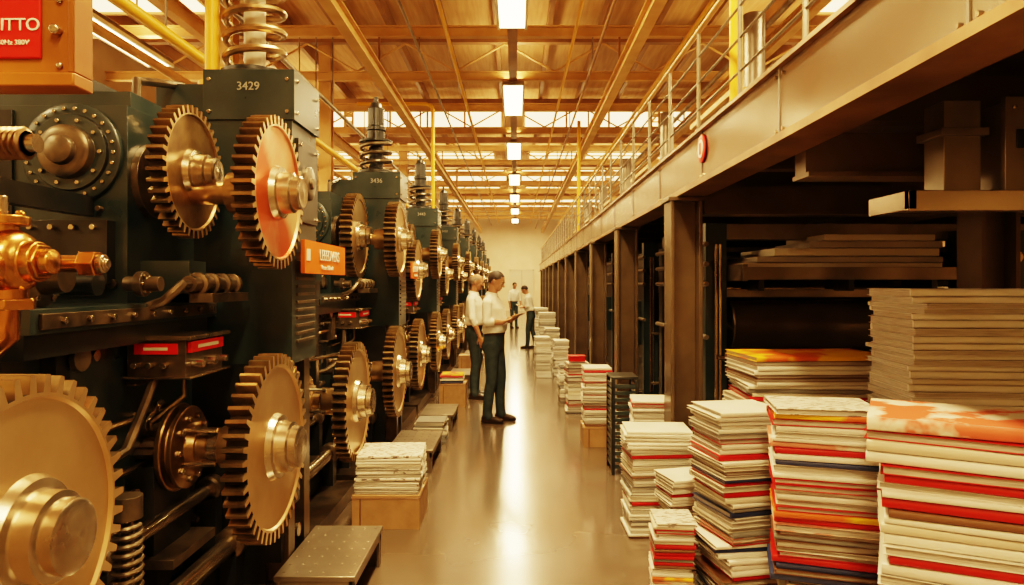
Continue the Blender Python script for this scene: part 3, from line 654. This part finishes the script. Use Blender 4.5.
for i in range(6):
    b=B(); y=7.0+i*4.5
    b.box(2.2,3.1,y,y+1.6,2.545,3.5,'grey'); b.box(2.15,3.15,y-0.05,y+1.65,3.5,3.56,'beam'); b.box(2.19,2.2,y+0.2,y+0.7,2.8,3.3,'dark2'); b.cyl((2.65,y+0.8,3.56),(2.65,y+0.8,4.6),0.12,'grey')
    b.obj('ventilation_unit',bevel=0.01)

# ------------------------------------------------------------------ right presses
def rpress():
    b=B()
    for xx in (1.45,4.0):
        b.box(xx,xx+0.12,0.15,1.95,0,1.95,'dark2'); b.box(xx-0.02,xx+0.14,0.13,0.25,0,2.06,'dark')
    b.box(1.45,4.12,1.7,1.8,0,2.06,'dark2'); b.box(1.45,4.12,0.3,1.95,0,0.35,'dark2')
    b.box(1.45,4.12,0.2,0.32,1.94,2.06,'grey'); b.box(1.45,4.12,0.14,0.26,1.50,1.56,'grey')
    for (y,z,r,k) in ((0.26,1.28,0.19,'rubber'),(0.75,0.95,0.16,'iron'),(0.36,0.88,0.15,'rubber'),(0.95,1.35,0.12,'iron'),(1.2,1.7,0.15,'rubber'),(0.62,1.56,0.07,'steel')):
        b.lathe((1.57,y,z),(1,0,0),[(0,0.04),(0.06,0.04),(0.06,r*.95),(0.07,r),(2.35,r),(2.36,r*.95),(2.36,0.04),(2.43,0.04)],k,36)
    for z in (0.5,1.05): b.cyl((1.5,0.06,z),(4.1,0.06,z),0.018,'steel',seg=10)
    for z in (1.9,1.75,1.6,1.2): b.cyl((1.43,0.1,z),(1.43,1.95,z),0.02,'grey',seg=8)
    for i in range(12): b.box(1.30,1.45,0.3+i*0.13,0.36+i*0.13,0.35,0.37,'iron')
    b.box(1.36,1.45,0.4,0.9,0.9,1.4,'dark'); b.box(1.355,1.36,0.45,0.6,1.2,1.3,'grey'); b.cyl((1.36,0.75,1.3),(1.33,0.75,1.3),0.03,'red',seg=14); b.cyl((1.36,0.75,1.2),(1.33,0.75,1.2),0.02,'iron',seg=14)
    b.box(1.62,3.1,-0.18,0.7,1.66,1.70,'grey'); b.box(1.60,1.64,-0.2,0.7,1.62,1.74,'grey'); b.box(1.6,3.12,-0.21,-0.18,1.63,1.72,'grey')
    for xx in (1.75,2.4,3.0): b.box(xx,xx+0.04,-0.1,0.3,1.55,1.66,'dark2')
    for i in range(3): b.box(1.50,4.0,0.95+i*0.02,1.0+i*0.02,1.78+i*0.1,1.82+i*0.1,'iron')
    for xx in (3.3,3.6): b.box(xx,xx+0.2,0.05,0.2,1.5,2.0,'dark'); b.cyl((xx+0.1,0.05,1.8),(xx+0.1,0.02,1.8),0.05,'steel',seg=16)
    for xx in (1.50,1.53): b.cyl((xx,0.1,0.4),(xx,0.1,1.9),0.012,'steel',seg=8)
    return b
rm=rpress().mesh('offset_press')
for i in range(11): 
    inst('offset_press',rm,(0,5.15+2.55*i,0),bevel=0.004 if i==0 else 0)
def sheets(cy,seed):
    r=random.Random(seed); b=B(); z=1.705
    for (w,x,t,k) in ((1.42,2.36,0.05,'ccream'),(1.36,2.40,0.045,'cgrey2'),(1.20,2.45,0.06,'ccream'),(0.95,2.60,0.05,'cgrey2'),(0.80,2.62,0.05,'ccream')):
        b.obox((x,cy+0.25,z+t/2),(w,0.72,t*0.92),k,Matrix.Rotation(rad(r.uniform(-2,2)),3,'Z')); z+=t
    b.obj('large_sheet_stack',bevel=0.004)
sheets(5.15,1); sheets(7.7,2)
b=B()
b.box(1.62,1.76,2.65,2.78,1.925,2.295,'grey'); b.box(1.60,1.78,2.63,2.80,2.16,2.19,'grey')
b.box(1.44,2.9,2.55,2.80,1.885,1.922,'fascia'); b.box(1.42,2.9,2.53,2.56,1.865,1.94,'fascia'); b.box(1.42,1.45,2.53,2.82,1.87,1.94,'fascia')
b.box(1.82,2.55,2.60,3.08,1.96,2.28,'grey'); b.box(1.80,2.55,2.575,2.60,1.94,2.29,'grey')
b.tube([(1.92,2.575,2.05),(1.92,2.515,2.06),(1.95,2.505,2.09),(2.02,2.505,2.17),(2.04,2.515,2.19),(2.04,2.575,2.20)],0.010,'dark2',8)
b.box(1.84,1.89,2.57,2.575,2.10,2.17,'dark2')
for xx in (1.83,2.2,2.5): b.cyl((xx,2.575,2.25),(xx,2.562,2.25),0.008,'steel',seg=6)
b.box(2.78,2.9,2.55,2.8,1.0,2.13,'col'); b.box(2.78,2.9,2.62,2.74,0,1.0,'col')
b.obj('sheet_feeder',bevel=0.005)

# ------------------------------------------------------------------ people
def remesh(bld,vox,sm=4):
    me=bld.mesh('tmp'); o=bpy.data.objects.new('tmp',me); COL.objects.link(o)
    m=o.modifiers.new('r','REMESH'); m.mode='VOXEL'; m.voxel_size=vox; m.use_smooth_shade=True
    s=o.modifiers.new('s','SMOOTH'); s.iterations=sm; s.factor=0.5
    dg=bpy.context.evaluated_depsgraph_get(); dg.update()
    ev=o.evaluated_get(dg); r=bpy.data.meshes.new_from_object(ev)
    vs=[v.co.copy() for v in r.vertices]; fs=[tuple(p.vertices) for p in r.polygons]
    bpy.data.objects.remove(o); return vs,fs
def hand(b,w,d,n,side,curl,k='skin'):
    w=Vector(w); d=Vector(d).normalized(); n=Vector(n); n=(n-d*n.dot(d)).normalized(); s=d.cross(n)*side
    rot=Matrix((d,s,n)).transposed()
    b.ell(w+d*0.045,(0.055,0.041,0.017),k,rot,16,10); b.ell(w+d*0.075+n*0.002,(0.028,0.042,0.014),k,rot,16,8)
    b.ell(w+d*0.03+s*0.025+n*0.006,(0.035,0.017,0.016),k,rot,12,8)
    for i,(off,L) in enumerate(((0.031,0.072),(0.0105,0.080),(-0.0105,0.075),(-0.031,0.058))):
        p=w+d*(0.092-0.004*abs(i-1))+s*off; a=curl*0.5; r=0.0088-0.0006*(i==3)
        sp=s*(off*1.6)
        for j,f in enumerate((0.45,0.30,0.25)):
            q=p+(d*math.cos(a)+n*math.sin(a)+sp*0.9).normalized()*L*f
            b.cap(p,q,r,r*0.92,k,10); p=q; a+=curl*(0.9 if j==0 else 0.7); r*=0.92
    p=w+d*0.028+s*0.034+n*0.004; q=p+(d*0.65+s*0.65+n*0.35).normalized()*0.042; b.cap(p,q,0.0125,0.0105,k,10)
    q2=q+(d*0.85+s*0.2+n*0.45).normalized()*0.032; b.cap(q,q2,0.0105,0.0088,k,10)
def person(name,loc,heading,H=1.75,lean=0,pitch=20,arms=None,hairk='hair',bald=False,feet=((0.02,0.11),(-0.02,-0.11)),item=None,belly=0.0):
    out=B()
    hip=Vector((0,0,0.95)); RL=Matrix.Rotation(rad(lean),3,'Y')
    T=lambda p: hip+RL@(Vector(p)-hip)
    t=B()
    t.loft([((0,0,0.84),0.10,0.145),((-0.008,0,0.90),0.118,0.165),((-0.006,0,0.97),0.114,0.162),((0,0,1.03),0.108,0.152)],'trous')
    for (fx,fy) in feet:
        sgn=1 if fy>0 else -1
        hp=Vector((-0.005,0.083*sgn,0.90)); kn=Vector((fx*0.5+0.02,0.095*sgn,0.50)); an=Vector((fx-0.015,fy,0.10))
        t.cap(hp,kn,0.093,0.068,'trous'); t.ell(hp+Vector((-0.035,0,-0.02)),(0.085,0.08,0.10),'trous')
        t.cap(kn,kn+(an-kn)*0.35+Vector((-0.012,0,0)),0.066,0.064,'trous'); t.cap(kn+(an-kn)*0.35+Vector((-0.012,0,0)),an,0.064,0.056,'trous')
        t.cap(an+Vector((0.01,0,-0.01)),an+Vector((0.02,0,-0.028)),0.057,0.055,'trous')
    out.add(*remesh(t,0.010,5),'trous')
    b2=B(); b2.loft([((0,0,1.015),0.116,0.162),((0,0,1.05),0.115,0.161)],'shoe'); out.add(b2.v,b2.f,'shoe')
    for (fx,fy) in feet:
        sh=B(); o=Vector((fx,fy,0))
        sh.ell(o+Vector((-0.03,0,0.05)),(0.06,0.040,0.050),'shoe'); sh.ell(o+Vector((0.06,0,0.042)),(0.11,0.044,0.040),'shoe'); sh.ell(o+Vector((0.125,0,0.032)),(0.065,0.046,0.030),'shoe')
        sh.loft([(o+Vector((0.045,0,0.002)),0.14,0.040),(o+Vector((0.045,0,0.022)),0.142,0.044)],'shoe')
        out.add(*remesh(sh,0.007,3),'shoe')
    s=B()
    rings=[(( -0.004,0,1.025),0.110,0.156),((0.0,0,1.06),0.124+belly,0.168),((0.008+belly*.5,0,1.13),0.124+belly,0.162),((0.01,0,1.22),0.124+belly*.5,0.170),((0.004,0,1.32),0.122,0.180),((-0.008,0,1.38),0.110,0.172),((-0.016,0,1.43),0.088,0.135),((-0.018,0,1.465),0.068,0.090),((-0.012,0,1.495),0.058,0.062)]
    s.loft([(T(c),a,w) for c,a,w in rings],'shirt',28,RL)
    arms=arms or [((0.02,0.25,1.13),(0.12,0.24,0.89),(0.3,0,-1),(0,-1,0)),((0.02,-0.25,1.13),(0.12,-0.24,0.89),(0.3,0,-1),(0,1,0))]
    for i,(el,wr,hd,hn) in enumerate(arms):
        sg=1 if i==0 else -1
        sh=T((-0.012,0.168*sg,1.378)); el=T(el); wr=T(wr)
        s.cap(T((-0.015,0.045*sg,1.452)),sh,0.042,0.058,'shirt'); s.ell(sh,(0.062,0.058,0.060),'shirt'); s.cap(sh,el,0.057,0.049,'shirt'); m=el+(wr-el)*0.30
        s.cap(el,m,0.050,0.046,'shirt')
        a=B(); a.cap(el,m,0.036,0.040,'skin'); a.cap(m,wr,0.039,0.026,'skin'); 
        hdv=(RL@Vector(hd)).normalized(); a.cap(wr,wr+hdv*0.03,0.026,0.024,'skin',12)
        hand(a,wr+hdv*0.012,hdv,RL@Vector(hn),sg,0.45)
        out.add(*remesh(a,0.0038,2),'skin')
    out.add(*remesh(s,0.009,4),'shirt')
    co=B(); c0=T((-0.012,0,1.485)); co.lathe(c0,RL@Vector((0.22,0,1)),[(-0.01,0.078),(0.022,0.063),(0.024,0.057),(0.0,0.056)],'shirt',24,capa=False,capb=False); out.add(co.v,co.f,'shirt')
    for i in range(5): 
        p=T((0.128+belly*(0.6 if i<3 else 0.2)-0.006*(i>3),0,1.10+i*0.075)); bt=B(); bt.ell(p,(0.005,0.006,0.006),'ccream',None,8,6); out.add(bt.v,bt.f,'ccream')
    nb=T((-0.012,0,1.47)); hp_=T((0.012,0,1.555)); RH=RL@Matrix.Rotation(rad(pitch),3,'Y')
    h=B(); Hh=lambda p: hp_+RH@Vector(p)
    h.cap(nb,hp_+RH@Vector((-0.012,0,0.03)),0.058,0.054,'skin',18)
    h.ell(Hh((-0.008,0,0.105)),(0.096,0.076,0.092),'skin',RH,24,16); h.ell(Hh((0.030,0,0.055)),(0.060,0.058,0.072),'skin',RH,20,12); h.ell(Hh((0.052,0,0.012)),(0.034,0.036,0.026),'skin',RH)
    h.ell(Hh((0.02,0,0.02)),(0.055,0.052,0.035),'skin',RH)
    h.ell(Hh((0.076,0,0.112)),(0.016,0.048,0.010),'skin',RH)
    h.cap(Hh((0.084,0,0.098)),Hh((0.106,0,0.066)),0.008,0.012,'skin',12); 
    for sg in (1,-1):
        h.ell(Hh((0.096,0.011*sg,0.063)),(0.010,0.008,0.008),'skin',RH,10,8); h.ell(Hh((0.066,0.036*sg,0.070)),(0.020,0.018,0.018),'skin',RH)
        h.ell(Hh((0.078,0.031*sg,0.101)),(0.012,0.017,0.006),'skin',RH,12,8)
        h.ell(Hh((-0.010,0.079*sg,0.085)),(0.020,0.008,0.032),'skin',RH@Matrix.Rotation(rad(-12),3,'Y')@Matrix.Rotation(rad(15*sg),3,'Z'),14,10)
    h.ell(Hh((0.082,0,0.040)),(0.011,0.022,0.006),'skin',RH); h.ell(Hh((0.079,0,0.029)),(0.011,0.020,0.006),'skin',RH)
    out.add(*remesh(h,0.0048,2),'skin')
    for sg in (1,-1):
        for (pp,rr_,kk) in (((0.0775,0.031*sg,0.092),(0.010,0.013,0.0062),'eye'),((0.0852,0.031*sg,0.0915),(0.004,0.006,0.0055),'pupil'),((0.086,0.031*sg,0.112),(0.006,0.019,0.004),hairk)):
            e=B(); e.ell(Hh(pp),rr_,kk,RH,12,8); out.add(e.v,e.f,kk)
    e=B(); e.ell(Hh((0.0905,0,0.0345)),(0.004,0.021,0.004),'lip',RH,12,6); out.add(e.v,e.f,'lip')
    hr=B(); hr.ell((-0.014,0,0.110),(0.102,0.084,0.098),hairk,None,40,28)
    keep=set()
    for i,v in enumerate(hr.v):
        x,y,z=v
        line=0.070+max(0,(x+0.02))*0.85+ (0.028 if abs(y)<0.05 and x>0.04 else 0)
        if x<-0.03: line=0.045
        if bald and (z>0.155): continue
        if z>line: keep.add(i)
    fs=[f for f in hr.f if all(i in keep for i in f)]
    n=len(hr.v); c=Vector((-0.014,0,0.110)); vs=[Vector(v) for v in hr.v]; rr=random.Random(5)
    vo=[Hh(c+(v-c)*(1+rr.uniform(-0.012,0.02))) for v in vs]; vi=[Hh(c+(v-c)*0.9) for v in vs]
    cnt={}
    for f in fs:
        for a_,b_ in zip(f,f[1:]+f[:1]): cnt[(a_,b_)]=1
    fs2=list(fs)+[tuple(i+n for i in reversed(f)) for f in fs]
    for (a_,b_) in cnt:
        if (b_,a_) not in cnt: fs2.append((b_,a_,a_+n,b_+n))
    out.add(vo+vi,fs2,hairk)
    if item=='board':
        q=B(); cpos=T((0.275,0.0,1.218)); Rb=Matrix.Rotation(rad(-25),3,'Y')
        q.obox(cpos,(0.18,0.17,0.008),'cbrown',Rb); out.add(q.v,q.f,'cbrown'); q=B(); q.obox(cpos+Rb@Vector((0,0,0.006)),(0.16,0.155,0.004),'cwhite',Rb); out.add(q.v,q.f,'cwhite')
    me=out.mesh(name); o=bpy.data.objects.new(name,me); COL.objects.link(o); o.location=loc; o.rotation_euler=(0,0,rad(heading)); k=H/1.775; o.scale=(k,k,k)
    return o
holdarms=[((-0.01,0.235,1.17),(0.145,0.125,1.16),(0.85,-0.30,0.30),(-0.3,0,1)),((0.0,-0.235,1.17),(0.145,-0.125,1.16),(0.85,0.30,0.30),(-0.3,0,1))]
person('press_operator',(-0.25,8.15,0),-18,H=1.77,lean=-2,pitch=26,arms=holdarms,item='board',belly=0.015,feet=((0.05,0.11),(-0.04,-0.10)))
person('press_operator',(-0.58,9.85,0),-8,H=1.76,lean=0,pitch=12,hairk='hairg',bald=True,belly=0.035,feet=((0.0,0.11),(0.03,-0.12)))
person('press_operator',(0.36,17.4,0),168,H=1.60,lean=10,pitch=25,arms=holdarms,item='board',belly=0.01,feet=((0.08,0.10),(-0.10,-0.10)))
person('press_operator',(-0.08,25.5,0),-60,H=1.68,lean=3,pitch=15,feet=((0.02,0.11),(0.0,-0.11)))

# ------------------------------------------------------------------ world, camera, view
w=bpy.data.worlds.new('world'); S.world=w; w.use_nodes=True
w.node_tree.nodes['Background'].inputs[0].default_value=(1.0,0.75,0.45,1); w.node_tree.nodes['Background'].inputs[1].default_value=0.5
cd=bpy.data.cameras.new('camera'); cd.sensor_width=36; cd.lens=F/1024*36; cd.shift_x=-4/1024; cd.shift_y=-8.5/1024; cd.clip_end=200; cd.clip_start=0.05
co=bpy.data.objects.new('camera',cd); COL.objects.link(co); co.location=(0,0,1.6); co.rotation_euler=(rad(90),0,0); S.camera=co
S.view_settings.view_transform='Filmic'
try: S.view_settings.look='High Contrast'
except Exception as e: print(e)
S.view_settings.exposure=0.18
print('OBJS',len(bpy.data.objects))
